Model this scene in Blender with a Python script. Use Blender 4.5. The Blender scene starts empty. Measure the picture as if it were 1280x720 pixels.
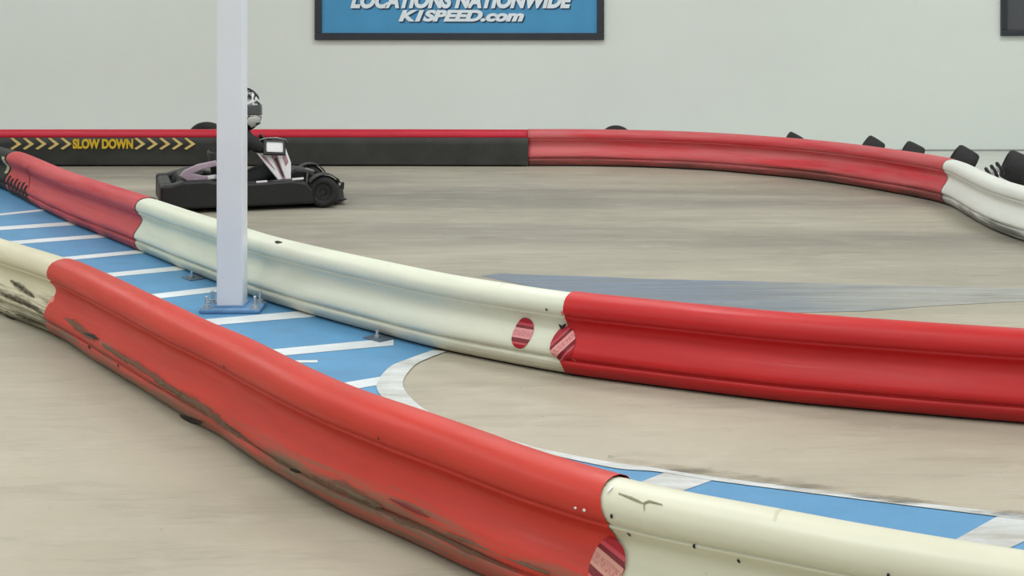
import bpy, bmesh, math, random
from mathutils import Vector, Matrix, noise as mnoise

random.seed(7)
D = bpy.data
SC = bpy.context.scene
COL = SC.collection
F, CH, CY = 1700.0, 1.5, 12.0          # focal length (px of a 1280 frame), eye height, horizon row


def G(px, py, z=0.0):
    """point of the place seen at pixel px, py and lying at height z"""
    Y = F * (CH - z) / (py - CY)
    return Vector(((px - 640) / F * Y, Y, z))


def proj(p):
    return 640 + F * p.x / p.y, CY + F * (CH - p.z) / p.y


# ------------------------------------------------------------------ materials
def srgb(r, g, b):
    def c(v):
        v /= 255.0
        return v / 12.92 if v <= 0.04045 else ((v + 0.055) / 1.055) ** 2.4
    return (c(r), c(g), c(b), 1.0)


class Mat:
    def __init__(s, name, rough=0.5, spec=0.5, metal=0.0):
        s.m = D.materials.new(name)
        s.m.use_nodes = True
        s.nt = s.m.node_tree
        s.b = s.nt.nodes['Principled BSDF']
        s.b.inputs['Roughness'].default_value = rough
        s.b.inputs['Specular IOR Level'].default_value = spec
        s.b.inputs['Metallic'].default_value = metal

    def n(s, t, **kw):
        nd = s.nt.nodes.new(t)
        for k, v in kw.items():
            setattr(nd, k, v)
        return nd

    def link(s, a, b):
        s.nt.links.new(a, b)

    def coord(s, kind='Object', scale=(1, 1, 1), loc=(0, 0, 0), rot=0):
        tc = s.n('ShaderNodeTexCoord')
        mp = s.n('ShaderNodeMapping')
        mp.inputs['Scale'].default_value = scale
        mp.inputs['Location'].default_value = loc
        mp.inputs['Rotation'].default_value[2] = rot
        s.link(tc.outputs[kind], mp.inputs['Vector'])
        return mp.outputs['Vector']

    def noise(s, vec, scale=5, detail=4, rough=0.6, dist=0.0):
        nd = s.n('ShaderNodeTexNoise')
        nd.inputs['Scale'].default_value = scale
        nd.inputs['Detail'].default_value = detail
        nd.inputs['Roughness'].default_value = rough
        nd.inputs['Distortion'].default_value = dist
        s.link(vec, nd.inputs['Vector'])
        return nd.outputs['Fac']

    def ramp(s, fac, stops, interp='LINEAR'):
        nd = s.n('ShaderNodeValToRGB')
        cr = nd.color_ramp
        cr.interpolation = interp
        while len(cr.elements) > len(stops):
            cr.elements.remove(cr.elements[-1])
        while len(cr.elements) < len(stops):
            cr.elements.new(0.5)
        for e, (p, c) in zip(cr.elements, stops):
            e.position = p
            e.color = c if isinstance(c, tuple) else (c, c, c, 1)
        s.link(fac, nd.inputs['Fac'])
        return nd.outputs['Color']

    def mix(s, fac, a, b, mode='MIX'):
        nd = s.n('ShaderNodeMix', data_type='RGBA', blend_type=mode)
        for sock, v in ((nd.inputs[0], fac), (nd.inputs[6], a), (nd.inputs[7], b)):
            if isinstance(v, (int, float)):
                sock.default_value = v
            elif isinstance(v, tuple):
                sock.default_value = v
            else:
                s.link(v, sock)
        return nd.outputs[2]

    def mul(s, a, b, op='MULTIPLY'):
        nd = s.n('ShaderNodeMath', operation=op)
        for sock, v in ((nd.inputs[0], a), (nd.inputs[1], b)):
            if isinstance(v, (int, float)):
                sock.default_value = v
            else:
                s.link(v, sock)
        return nd.outputs[0]

    def color(s, c):
        if isinstance(c, tuple):
            s.b.inputs['Base Color'].default_value = c
        else:
            s.link(c, s.b.inputs['Base Color'])

    def rough(s, r):
        s.link(r, s.b.inputs['Roughness'])

    def bump(s, h, strength=0.2, dist=0.01):
        nd = s.n('ShaderNodeBump')
        nd.inputs['Strength'].default_value = strength
        nd.inputs['Distance'].default_value = dist
        s.link(h, nd.inputs['Height'])
        s.link(nd.outputs['Normal'], s.b.inputs['Normal'])


def simple(name, rgb, rough=0.5, vary=0.12, scale=12, metal=0.0, spec=0.5, bump=0.0):
    m = Mat(name, rough, spec, metal)
    c = srgb(*rgb)
    f = m.noise(m.coord('Object'), scale, 5)
    dk = tuple(v * (1 - vary) for v in c[:3]) + (1,)
    lt = tuple(min(1, v * (1 + vary)) for v in c[:3]) + (1,)
    m.color(m.ramp(f, [(0.3, dk), (0.7, lt)]))
    if bump:
        m.bump(f, bump, 0.01)
    return m.m


def barrier_mat(name, rgb, dirt_rgb, dirt=0.5, low=0.5, rough=0.42, seed=0.0, mottle=0.08, fade=None, foot=0.5, spec=0.4):
    """plastic whose scuffs lie along its length (uv: metres along, height share)"""
    m = Mat(name, rough, spec)
    c = srgb(*rgb)
    v1 = m.coord('UV', (1.0, 3.0, 1), (seed, seed * 0.7, 0))
    f1 = m.noise(v1, 2.3, 5)
    dk = tuple(x * (1 - mottle * 1.4) for x in c[:3]) + (1,)
    lt = tuple(min(1, x * (1 + mottle)) for x in c[:3]) + (1,)
    base = m.ramp(f1, [(0.3, dk), (0.7, lt)])
    if fade:
        base = m.mix(m.ramp(m.noise(m.coord('UV', (0.5, 2, 1), (seed + 4, 0, 0)), 1.6, 3), [(0.36, 0.0), (0.56, 0.85)]), base, srgb(*fade))
    # height share
    tc = m.n('ShaderNodeTexCoord')
    sp = m.n('ShaderNodeSeparateXYZ')
    m.link(tc.outputs['UV'], sp.inputs[0])
    z = sp.outputs['Y']
    band = m.ramp(z, [(0.0, 1.0), (low * 0.55, 0.75), (low, 0.0)])
    streak = m.noise(m.coord('UV', (0.9, 9, 1), (seed + 2, seed, 0)), 2.2, 7, 0.68, 0.6)
    patch = m.noise(m.coord('UV', (0.6, 1.2, 1), (seed + 9, 3, 0)), 1.6, 3)
    msk = m.ramp(m.mul(m.mul(streak, patch), band), [(0.17, 0.0), (0.27, 1.0)])
    base = m.mix(m.mul(msk, dirt), base, srgb(*dirt_rgb))
    # grimy foot, scuffed by bumpers
    fz = m.ramp(z, [(0.10, 1.0), (0.21, 0.55), (0.25, 0.0)])
    fn = m.ramp(m.noise(m.coord('UV', (1.2, 4, 1), (seed, 6, 0)), 3.0, 6, 0.7), [(0.35, 0.25), (0.65, 1.0)])
    base = m.mix(m.mul(m.mul(fz, fn), foot), base, srgb(*dirt_rgb))
    # specks
    sk = m.noise(m.coord('UV', (1, 0.45, 1), (seed, 0, 0)), 26, 2)
    base = m.mix(m.mul(m.ramp(sk, [(0.70, 0.0), (0.76, 1.0)]), 0.35), base, srgb(*dirt_rgb))
    m.color(base)
    m.rough(m.ramp(m.mul(streak, 1.0), [(0.3, rough - 0.06), (0.7, rough + 0.16)]))
    m.bump(m.noise(m.coord('UV', (1, 0.34, 1)), 9, 4), 0.12, 0.006)
    return m.m


def floor_mat():
    m = Mat('track_concrete', 0.55, 0.3)
    o = m.coord('Object')
    a = m.noise(o, 0.55, 6, 0.62)
    base = m.ramp(a, [(0.3, srgb(170, 162, 145)), (0.7, srgb(194, 186, 169))])
    # driven asphalt-grey lane past the middle barrier: fine rubber film swept along the lane
    sp = m.n('ShaderNodeSeparateXYZ')
    m.link(m.n('ShaderNodeTexCoord').outputs['Object'], sp.inputs[0])
    lane = m.noise(m.coord('Object', (0.12, 0.75, 1), (3, 1.7, 0), 0.05), 1.3, 5, 0.6, 0.3)
    track = m.ramp(m.mul(sp.outputs['Y'], 0.05), [(0.27, 0.10), (0.40, 0.85), (0.66, 1.0)])
    base = m.mix(m.mul(m.ramp(lane, [(0.30, 0.15), (0.68, 1.0)]), m.mul(track, 0.85)), base, srgb(116, 112, 106))
    st = m.noise(m.coord('Object', (0.6, 3.0, 1), (1, 0, 0), 0.06), 2.6, 8, 0.75, 0.5)
    base = m.mix(m.ramp(st, [(0.50, 0.0), (0.74, 0.36)]), base, srgb(112, 104, 92))
    st2 = m.noise(m.coord('Object', (0.8, 2.2, 1), (7, 2, 0), -0.3), 3.5, 6, 0.65)
    base = m.mix(m.ramp(st2, [(0.52, 0.0), (0.75, 0.25)]), base, srgb(214, 208, 194))
    sk = m.noise(m.coord('Object', (0.6, 1, 1)), 34, 3)
    base = m.mix(m.ramp(sk, [(0.69, 0.0), (0.78, 0.5)]), base, srgb(95, 88, 80))
    m.color(base)
    m.bump(m.noise(o, 40, 4), 0.08, 0.003)
    return m.m


def paint_mat(name, rgb, wear_rgb, wear=0.5, thr=0.52, seed=0.0, rough=0.45):
    m = Mat(name, rough, 0.35)
    c = srgb(*rgb)
    f = m.noise(m.coord('Object', (1, 1, 1), (seed, 0, 0)), 2.2, 6, 0.65)
    base = m.ramp(f, [(0.3, tuple(x * 0.86 for x in c[:3]) + (1,)), (0.7, tuple(min(1, x * 1.12) for x in c[:3]) + (1,))])
    w = m.noise(m.coord('Object', (0.7, 3.2, 1), (seed + 3, 1, 0), 0.1), 3.0, 7, 0.7, 0.3)
    base = m.mix(m.mul(m.ramp(w, [(thr, 0.0), (thr + 0.2, 1.0)]), wear), base, srgb(*wear_rgb))
    sk = m.noise(m.coord('Object'), 45, 2)
    base = m.mix(m.ramp(sk, [(0.70, 0.0), (0.78, 0.45)]), base, srgb(70, 80, 90))
    m.color(base)
    return m.m


def decal_mat(name, ang=0.0, pale=(224, 150, 155)):
    """round decal: dark red with one pale printed band (uv centred on the decal)"""
    m = Mat(name, 0.4, 0.4)
    v = m.coord('UV', (1, 1, 1), (0, 0, 0), ang)
    sp = m.n('ShaderNodeSeparateXYZ')
    m.link(v, sp.inputs[0])
    y = m.mul(m.mul(sp.outputs['Y'], 0.5), 0.5, 'ADD')
    red, dr, pk = srgb(168, 28, 46), srgb(120, 16, 32), srgb(*pale)
    c = m.ramp(y, [(0.0, red), (0.14, red), (0.15, srgb(206, 90, 98)), (0.20, srgb(206, 90, 98)), (0.21, dr), (0.33, dr), (0.34, pk), (0.63, pk),
                   (0.64, dr), (0.72, dr), (0.73, srgb(196, 70, 84)), (0.80, srgb(196, 70, 84)), (0.81, red)], 'CONSTANT')
    tx = m.noise(m.coord('UV', (5, 2.2, 1), (2, 0, 0), ang), 2.6, 3)
    inb = m.ramp(y, [(0.0, 0.0), (0.40, 1.0), (0.57, 0.0)], 'CONSTANT')
    c = m.mix(m.mul(m.mul(m.ramp(tx, [(0.47, 0.0), (0.53, 1.0)]), inb), 0.6), c, srgb(176, 84, 96))
    m.color(c)
    return m.m


M = {}
M['floor'] = floor_mat()
M['wall'] = simple('painted_wall', (221, 226, 222), 0.75, 0.02, 0.8)
M['ceiling'] = simple('ceiling_paint', (225, 225, 222), 0.8, 0.03, 1.0)
M['apron'] = simple('pale_apron_paint', (205, 207, 200), 0.6, 0.06, 2.0)
M['black'] = simple('black_plastic', (22, 23, 25), 0.45, 0.25, 14)
M['rubber'] = simple('black_rubber', (33, 33, 34), 0.75, 0.25, 20, bump=0.15)
M['gash'] = simple('dark_gash', (30, 22, 22), 0.7, 0.2, 20)


def smear(name, rgb, dens):
    """rubbed-on dirt, thin towards the edges of the rub"""
    m = Mat(name, 0.75, 0.2)
    m.color(srgb(*rgb))
    sp = m.n('ShaderNodeSeparateXYZ')
    m.link(m.n('ShaderNodeTexCoord').outputs['UV'], sp.inputs[0])
    e = m.ramp(sp.outputs['Y'], [(0.0, 0.0), (0.5, 1.0), (1.0, 0.0)], 'EASE')
    nz = m.noise(m.coord('UV', (9, 2.2, 1)), 2.4, 6, 0.7, 0.4)
    a = m.ramp(m.mul(e, nz), [(0.10, 0.0), (0.55, dens)])
    m.link(a, m.b.inputs['Alpha'])
    return m.m


M['grime'] = smear('grey_grime', (116, 100, 84), 0.85)
M['soot'] = smear('dark_grime', (70, 64, 50), 0.85)
M['column'] = simple('column_enamel', (226, 229, 238), 0.35, 0.03, 2.0)
M['steel'] = simple('zinc_steel', (190, 195, 200), 0.35, 0.15, 30, metal=0.7)
M['plate'] = simple('blue_painted_plate', (104, 146, 190), 0.45, 0.15, 14)
M['blue'] = paint_mat('blue_floor_paint', (92, 150, 194), (104, 128, 148), 0.55, 0.56, 1.0)
M['white_line'] = paint_mat('white_floor_paint', (222, 228, 232), (176, 176, 166), 0.6, 0.56, 2.0)
M['worn_white'] = paint_mat('worn_white_paint', (212, 216, 218), (170, 168, 158), 0.85, 0.44, 12.0)
M['faded_blue'] = paint_mat('faded_blue_paint', (128, 138, 152), (166, 160, 152), 0.8, 0.50, 5.0)
M['faded_grey'] = paint_mat('faded_grey_paint', (172, 170, 164), (186, 178, 162), 0.8, 0.47, 8.0)
M['sign_blue'] = simple('sign_blue', (66, 144, 192), 0.5, 0.06, 3)
M['sign_frame'] = simple('sign_frame', (38, 42, 52), 0.45, 0.15, 6)
M['sign_white'] = simple('sign_letter', (225, 234, 242), 0.5, 0.03, 6)
M['sign_dark'] = simple('sign_letter_shadow', (20, 62, 100), 0.5, 0.1, 6)
M['screen'] = simple('dark_board', (72, 73, 79), 0.4, 0.08, 3)
M['banner'] = simple('black_banner_vinyl', (44, 44, 42), 0.55, 0.35, 5, bump=0.1)
M['yellow'] = simple('yellow_print', (214, 176, 40), 0.5, 0.1, 10)
M['tan'] = simple('pale_yellow_print', (216, 188, 120), 0.5, 0.1, 10)
M['cloth'] = simple('dark_clothing', (26, 27, 30), 0.85, 0.3, 16, bump=0.2)
M['skin'] = simple('skin', (188, 138, 112), 0.55, 0.06, 20)
M['visor'] = simple('smoked_visor', (74, 76, 80), 0.18, 0.1, 4)
M['white_plastic'] = simple('white_plastic', (226, 224, 228), 0.4, 0.04, 9)
M['pink_stripe'] = simple('mauve_print', (150, 112, 126), 0.45, 0.35, 22)
M['lavender'] = simple('lavender_plastic', (170, 150, 166), 0.4, 0.12, 10)
M['chrome'] = simple('grey_metal', (150, 152, 155), 0.3, 0.1, 20, metal=0.8)
M['cream'] = simple('cream_edge', (196, 188, 150), 0.5, 0.12, 10)
RED_D = (96, 82, 66)
M['near_red'] = barrier_mat('near_red_plastic', (200, 54, 42), (116, 98, 80), 0.95, 0.62, 0.40, 1.3, 0.07, None, 0.55)
M['near_white_worn'] = barrier_mat('scraped_cream_plastic', (220, 212, 186), (84, 78, 58), 0.95, 0.75, 0.45, 4.1, 0.06, None, 0.6)
M['near_white'] = barrier_mat('cream_plastic', (216, 214, 194), (150, 140, 110), 0.5, 0.4, 0.38, 7.7, 0.04, None, 0.3)
M['mid_red'] = barrier_mat('bright_red_plastic', (194, 30, 34), (120, 30, 30), 0.4, 0.4, 0.42, 2.9, 0.06, None, 0.25)
M['mid_white'] = barrier_mat('pale_greenish_plastic', (224, 227, 209), (176, 170, 146), 0.5, 0.4, 0.36, 5.5, 0.04, None, 0.35)
M['mid_faded_red'] = barrier_mat('faded_red_plastic', (192, 62, 70), (120, 50, 56), 0.6, 0.5, 0.5, 9.2, 0.10, (206, 88, 92), 0.3)
M['far_red'] = barrier_mat('far_red_plastic', (204, 56, 64), (104, 66, 58), 0.8, 0.5, 0.5, 11.0, 0.08, (200, 100, 104), 0.95)
M['far_banner_red'] = barrier_mat('far_plain_red_plastic', (192, 30, 54), (98, 52, 46), 0.3, 0.4, 0.45, 13.0)
M['far_white'] = barrier_mat('far_white_plastic', (226, 227, 221), (96, 94, 88), 0.9, 0.42, 0.4, 15.0, 0.03, None, 0.75)
M['far_black'] = barrier_mat('black_barrier_plastic', (36, 36, 34), (70, 66, 60), 0.4, 0.4, 0.5, 17.0)
M['decal'] = decal_mat('round_decal')
M['decal_tilt'] = decal_mat('tilted_decal', math.radians(-42), (232, 160, 158))
M['decal_worn'] = decal_mat('worn_decal', math.radians(14), (206, 150, 136))


# ------------------------------------------------------------------ mesh helpers
def finish(name, bm, mat, parent=None, smooth=False, mats=None):
    me = D.meshes.new(name)
    bm.normal_update()
    bm.to_mesh(me)
    bm.free()
    for mm in (mats or [mat]):
        me.materials.append(mm)
    if smooth:
        for p in me.polygons:
            p.use_smooth = True
    o = D.objects.new(name, me)
    COL.objects.link(o)
    if parent:
        o.parent = parent
    return o


def thing(name, label, cat, loc=(0, 0, 0), rz=0.0, group=None):
    o = D.objects.new(name, None)
    o.empty_display_size = 0.1
    COL.objects.link(o)
    o.location = loc
    o.rotation_euler = (0, 0, rz)
    tag(o, label, cat, group)
    return o


def tag(o, label, cat, group=None):
    o['label'] = label
    o['category'] = cat
    if group:
        o['group'] = group
    return o


def struct(o):
    o['kind'] = 'structure'
    return o


def xf(bm, verts, loc=(0, 0, 0), rot=(0, 0, 0)):
    m = Matrix.Translation(loc)
    for ax, a in zip('XYZ', rot):
        pass
    m = m @ Matrix.Rotation(rot[2], 4, 'Z') @ Matrix.Rotation(rot[1], 4, 'Y') @ Matrix.Rotation(rot[0], 4, 'X')
    bmesh.ops.transform(bm, matrix=m, verts=verts)


def box(bm, size, loc=(0, 0, 0), rot=(0, 0, 0), bevel=0.0, seg=2):
    r = bmesh.ops.create_cube(bm, size=1.0)
    vs = r['verts']
    bmesh.ops.scale(bm, vec=size, verts=vs)
    if bevel:
        es = list({e for v in vs for e in v.link_edges})
        rb = bmesh.ops.bevel(bm, geom=es, offset=bevel, segments=seg, affect='EDGES', profile=0.5)
        vs = list({v for f in rb['faces'] for v in f.verts} | {v for v in vs if v.is_valid})
    xf(bm, vs, loc, rot)
    return vs


def lathe(bm, prof, seg=32, axis='Z', loc=(0, 0, 0), rot=(0, 0, 0), closed=False):
    """prof: (radius, height) pairs"""
    rings = []
    for r, h in prof:
        ring = []
        for i in range(seg):
            a = 2 * math.pi * i / seg
            ring.append(bm.verts.new((r * math.cos(a), r * math.sin(a), h)))
        rings.append(ring)
    pairs = list(zip(rings, rings[1:]))
    if closed:
        pairs.append((rings[-1], rings[0]))
    for a, b in pairs:
        for i in range(seg):
            bm.faces.new((a[i], a[(i + 1) % seg], b[(i + 1) % seg], b[i]))
    if not closed:
        bm.faces.new(list(reversed(rings[0])))
        bm.faces.new(rings[-1])
    vs = [v for r in rings for v in r]
    if axis == 'Y':
        bmesh.ops.transform(bm, matrix=Matrix.Rotation(math.pi / 2, 4, 'X'), verts=vs)
    elif axis == 'X':
        bmesh.ops.transform(bm, matrix=Matrix.Rotation(math.pi / 2, 4, 'Y'), verts=vs)
    xf(bm, vs, loc, rot)
    return vs


def tube(bm, pts, r, seg=10, closed=False):
    pts = [Vector(p) for p in pts]
    n = len(pts)
    rings = []
    up = None
    for i, p in enumerate(pts):
        if closed:
            d = (pts[(i + 1) % n] - pts[i - 1]).normalized()
        else:
            d = (pts[min(i + 1, n - 1)] - pts[max(i - 1, 0)]).normalized()
        if up is None:
            up = d.orthogonal().normalized()
        up = (up - d * up.dot(d)).normalized()
        s = d.cross(up)
        rr = r[i] if isinstance(r, (list, tuple)) else r
        rings.append([bm.verts.new(p + (up * math.cos(2 * math.pi * k / seg) + s * math.sin(2 * math.pi * k / seg)) * rr) for k in range(seg)])
    prs = list(zip(rings, rings[1:]))
    if closed:
        prs.append((rings[-1], rings[0]))
    for a, b in prs:
        for k in range(seg):
            bm.faces.new((a[k], a[(k + 1) % seg], b[(k + 1) % seg], b[k]))
    if not closed:
        bm.faces.new(list(reversed(rings[0])))
        bm.faces.new(rings[-1])
    return [v for q in rings for v in q]


def prism(bm, poly, y0, y1, bevel=0.0):
    """poly in x,z, extruded over y"""
    a = [bm.verts.new((x, y0, z)) for x, z in poly]
    b = [bm.verts.new((x, y1, z)) for x, z in poly]
    n = len(poly)
    fs = [bm.faces.new(a), bm.faces.new(list(reversed(b)))]
    for i in range(n):
        fs.append(bm.faces.new((a[i], b[i], b[(i + 1) % n], a[(i + 1) % n])))
    bmesh.ops.recalc_face_normals(bm, faces=fs)
    if bevel:
        es = list({e for v in a + b for e in v.link_edges})
        rb = bmesh.ops.bevel(bm, geom=es, offset=bevel, segments=2, affect='EDGES', profile=0.5)
        return list({v for f in rb['faces'] for v in f.verts})
    return a + b


def slab(name, poly, z, mat, parent=None):
    """flat painted area on the floor"""
    bm = bmesh.new()
    vs = [bm.verts.new((p[0], p[1], z)) for p in poly]
    f = bm.faces.new(vs)
    if f.normal.z < 0 or True:
        f.normal_update()
        if f.normal.z < 0:
            f.normal_flip()
    bmesh.ops.triangulate(bm, faces=[f])
    return finish(name, bm, mat, parent)


def ribbon(name, a, b, z, mat):
    """painted band between two edge polylines with the same number of points"""
    bm = bmesh.new()
    va = [bm.verts.new((p[0], p[1], z)) for p in a]
    vb = [bm.verts.new((p[0], p[1], z)) for p in b]
    for i in range(len(a) - 1):
        f = bm.faces.new((va[i], va[i + 1], vb[i + 1], vb[i]))
        f.normal_update()
        if f.normal.z < 0:
            f.normal_flip()
    return finish(name, bm, mat)


def text_mesh(s, size, depth, offset=0.0, shear=0.0, align='CENTER', spacing=1.0):
    cu = D.curves.new('lettering', 'FONT')
    cu.body = s
    cu.size = size
    cu.extrude = depth
    cu.offset = offset
    cu.shear = shear
    cu.align_x = align
    cu.space_character = spacing
    o = D.objects.new('lettering', cu)
    COL.objects.link(o)
    bpy.context.view_layer.update()
    dg = bpy.context.evaluated_depsgraph_get()
    me = D.meshes.new_from_object(o.evaluated_get(dg))
    D.objects.remove(o)
    D.curves.remove(cu)
    return me


def fit_text(name, s, x0, x1, z0, z1, y, mat, parent, offset=0.02, shear=0.0, depth=0.004):
    """letters standing in the x-z plane facing -y, stretched to the given rectangle"""
    me = text_mesh(s, 1.0, 0.01, offset, shear)
    xs = [v.co.x for v in me.vertices]
    ys = [v.co.y for v in me.vertices]
    ax, bx, ay, by = min(xs), max(xs), min(ys), max(ys)
    for v in me.vertices:
        v.co = Vector((x0 + (v.co.x - ax) / (bx - ax) * (x1 - x0), y - (depth if v.co.z > 0 else 0), z0 + (v.co.y - ay) / (by - ay) * (z1 - z0)))
    me.materials.clear()
    me.materials.append(mat)
    me.name = name
    o = D.objects.new(name, me)
    COL.objects.link(o)
    if parent:
        o.parent = parent
    return o


# ------------------------------------------------------------------ barrier
def catmull(pts, ds=0.035):
    pts = [Vector((p[0], p[1])) for p in pts]
    P = [pts[0] * 2 - pts[1]] + pts + [pts[-1] * 2 - pts[-2]]
    out = []
    for i in range(1, len(P) - 2):
        n = 24
        for k in range(n):
            t = k / n
            a, b, c, d = P[i - 1:i + 3]
            out.append(0.5 * ((2 * b) + (c - a) * t + (2 * a - 5 * b + 4 * c - d) * t * t + (3 * b - a - 3 * c + d) * t ** 3))
    out.append(pts[-1])
    # smooth and resample
    for _ in range(60):
        out = [out[0]] + [(out[i - 1] + out[i] * 2 + out[i + 1]) / 4 for i in range(1, len(out) - 1)] + [out[-1]]
    L = [0.0]
    for a, b in zip(out, out[1:]):
        L.append(L[-1] + (b - a).length)
    N = max(2, int(L[-1] / ds))
    res, j = [], 0
    for k in range(N + 1):
        t = L[-1] * k / N
        while j < len(L) - 2 and L[j + 1] < t:
            j += 1
        q = (t - L[j]) / max(1e-9, L[j + 1] - L[j])
        res.append(out[j].lerp(out[j + 1], q))
    return res, L[-1]


FRONT = [(-0.010, 0.034), (-0.002, 0.06), (0.010, 0.11), (0.017, 0.165), (0.016, 0.20), (0.008, 0.212), (0.003, 0.222), (0.010, 0.232), (0.020, 0.255), (0.024, 0.29),
         (0.020, 0.34), (0.008, 0.40), (-0.008, 0.46), (-0.022, 0.52), (-0.029, 0.57), (-0.030, 0.61), (-0.025, 0.65), (-0.014, 0.69), (-0.004, 0.715),
         (0.000, 0.732), (-0.005, 0.742), (-0.002, 0.752), (0.008, 0.775), (0.013, 0.82), (0.012, 0.87), (0.003, 0.925), (-0.014, 0.968), (-0.038, 0.992), (-0.062, 1.0)]
MID = -0.062


class Run:
    """a line of barriers following a path on the floor (the path is the front foot)"""
    def __init__(s, pts, h):
        s.p, s.L = catmull(pts)
        s.h = h
        s.prof = FRONT + [(2 * MID - n, z) for n, z in reversed(FRONT[:-1])]

    def at(s, u):
        N = len(s.p) - 1
        t = u / s.L * N
        i = max(0, min(N - 1, int(math.floor(t))))
        q = t - i
        p = s.p[i] + (s.p[i + 1] - s.p[i]) * q
        a, b = s.p[max(0, i - 2)], s.p[min(N, i + 3)]
        d = (b - a).normalized()
        return p, d, Vector((d.y, -d.x))

    def surf(s, u, n, z, out=0.0, zo=0.0):
        p, d, fn = s.at(u)
        w = p + fn * (n + out)
        return Vector((w.x, w.y, z * s.h + zo))

    def fz(s, zf):
        if zf <= FRONT[0][1]:
            return FRONT[0][0]
        for (n0, z0), (n1, z1) in zip(FRONT, FRONT[1:]):
            if z0 <= zf <= z1:
                return n0 + (n1 - n0) * (zf - z0) / max(1e-9, z1 - z0)
        return FRONT[-1][0]

    def pt(s, u, zf, out=0.0):
        return s.surf(u, s.fz(zf), zf, out)

    def find(s, px, py):
        best = None
        N = int(s.L / 0.012)
        for i in range(N + 1):
            u = s.L * i / N
            for k in range(2, 49):
                zf = k / 50
                q = s.pt(u, zf)
                if q.y < 0.5:
                    continue
                x, y = proj(q)
                e = (x - px) ** 2 + (y - py) ** 2
                if best is None or e < best[0]:
                    best = (e, u, zf)
        # refine
        e, u0, z0 = best
        for i in range(-12, 13):
            for k in range(-12, 13):
                u, zf = u0 + i * 0.001, min(0.99, max(0.0, z0 + k * 0.0018))
                x, y = proj(s.pt(u, zf))
                ee = (x - px) ** 2 + (y - py) ** 2
                if ee < e:
                    e, best = ee, (ee, u, zf)
        return best[1], best[2]

    def u_at(s, px, zf=0.35):
        """station whose front face at height share zf is seen in column px"""
        best = min(((abs(proj(s.pt(s.L * i / 2000, zf))[0] - px), s.L * i / 2000) for i in range(2001) if s.at(s.L * i / 2000)[0].y > 0.5))
        return best[1]


def tongue(zf):
    return 0.044 * math.exp(-((zf - 0.45) / 0.13) ** 2) - 0.028 * max(0.0, (zf - 0.78) / 0.22)


def tongue_small(zf):
    return 0.058 * math.exp(-((zf - 0.37) / 0.14) ** 2)


def barrier_body(name, run, u0, u1, mat, parent, out=0.0, end0=None, end1=None, cap0=True, cap1=True, dent=0.0, seed=0.0):
    bm = bmesh.new()
    uvl = bm.loops.layers.uv.new('UVMap')
    n = max(2, int((u1 - u0) / 0.04))
    rings = []
    prof = run.prof
    info = {}
    for i in range(n + 1):
        t = i / n
        ring = []
        for k, (nn, zf) in enumerate(prof):
            a0 = u0 - (end0(zf) if end0 else 0.0)
            a1 = u1 + (end1(zf) if end1 else 0.0)
            # stretch only the end cells
            u = u0 + (u1 - u0) * t
            if end0:
                w = max(0.0, 1 - (u - u0) / 0.16)
                u -= (u0 - a0) * w
            if end1:
                w = max(0.0, 1 - (u1 - u) / 0.16)
                u += (a1 - u1) * w
            sgn = 1 if nn > MID else -1
            o = out * sgn * (1 if abs(nn - MID) > 0.03 else abs(nn - MID) / 0.03)
            zo = out * max(0.0, (zf - 0.88) / 0.12)
            dd = 0.0
            if dent:
                q = mnoise.noise(Vector((u * 2.1 + seed, zf * 3.0, sgn * 5.0)))
                q2 = mnoise.noise(Vector((u * 5.3 + seed, zf * 9.0, sgn * 3.0)))
                dd = dent * (q * (1.15 - 0.8 * zf) + 0.35 * q2 * (1 - zf))
            v = bm.verts.new(run.surf(u, nn + dd * sgn, zf, o, zo))
            info[v] = (u, zf)
            ring.append(v)
        rings.append(ring)
    m = len(prof)
    for a, b in zip(rings, rings[1:]):
        for k in range(m):
            f = bm.faces.new((a[k], a[(k + 1) % m], b[(k + 1) % m], b[k]))
            f.smooth = True
            for lp in f.loops:
                lp[uvl].uv = info[lp.vert]
    if cap0:
        bm.faces.new(list(reversed(rings[0])))
    if cap1:
        bm.faces.new(rings[-1])
    bmesh.ops.recalc_face_normals(bm, faces=bm.faces[:])
    body = finish(name, bm, mat, parent)
    bm = bmesh.new()  # recessed black strip, added to draw the dark shadow line under the barrier
    rows = []
    for i in range(n + 1):
        u = u0 + 0.01 + (u1 - u0 - 0.02) * i / n
        rows.append([bm.verts.new(run.surf(u, nn, zz / run.h)) for nn, zz in ((-0.024, 0.001), (-0.022, 0.020), (2 * MID + 0.022, 0.020), (2 * MID + 0.024, 0.001))])
    for a, b in zip(rows, rows[1:]):
        for k in range(4):
            bm.faces.new((a[k], a[(k + 1) % 4], b[(k + 1) % 4], b[k]))
    bm.faces.new(rows[0])
    bm.faces.new(rows[-1])
    bmesh.ops.recalc_face_normals(bm, faces=bm.faces[:])
    finish('shadow_gap_strip', bm, M['rubber'], parent)['label'] = 'black strip standing in for the shadow under the barrier'
    return body


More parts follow.
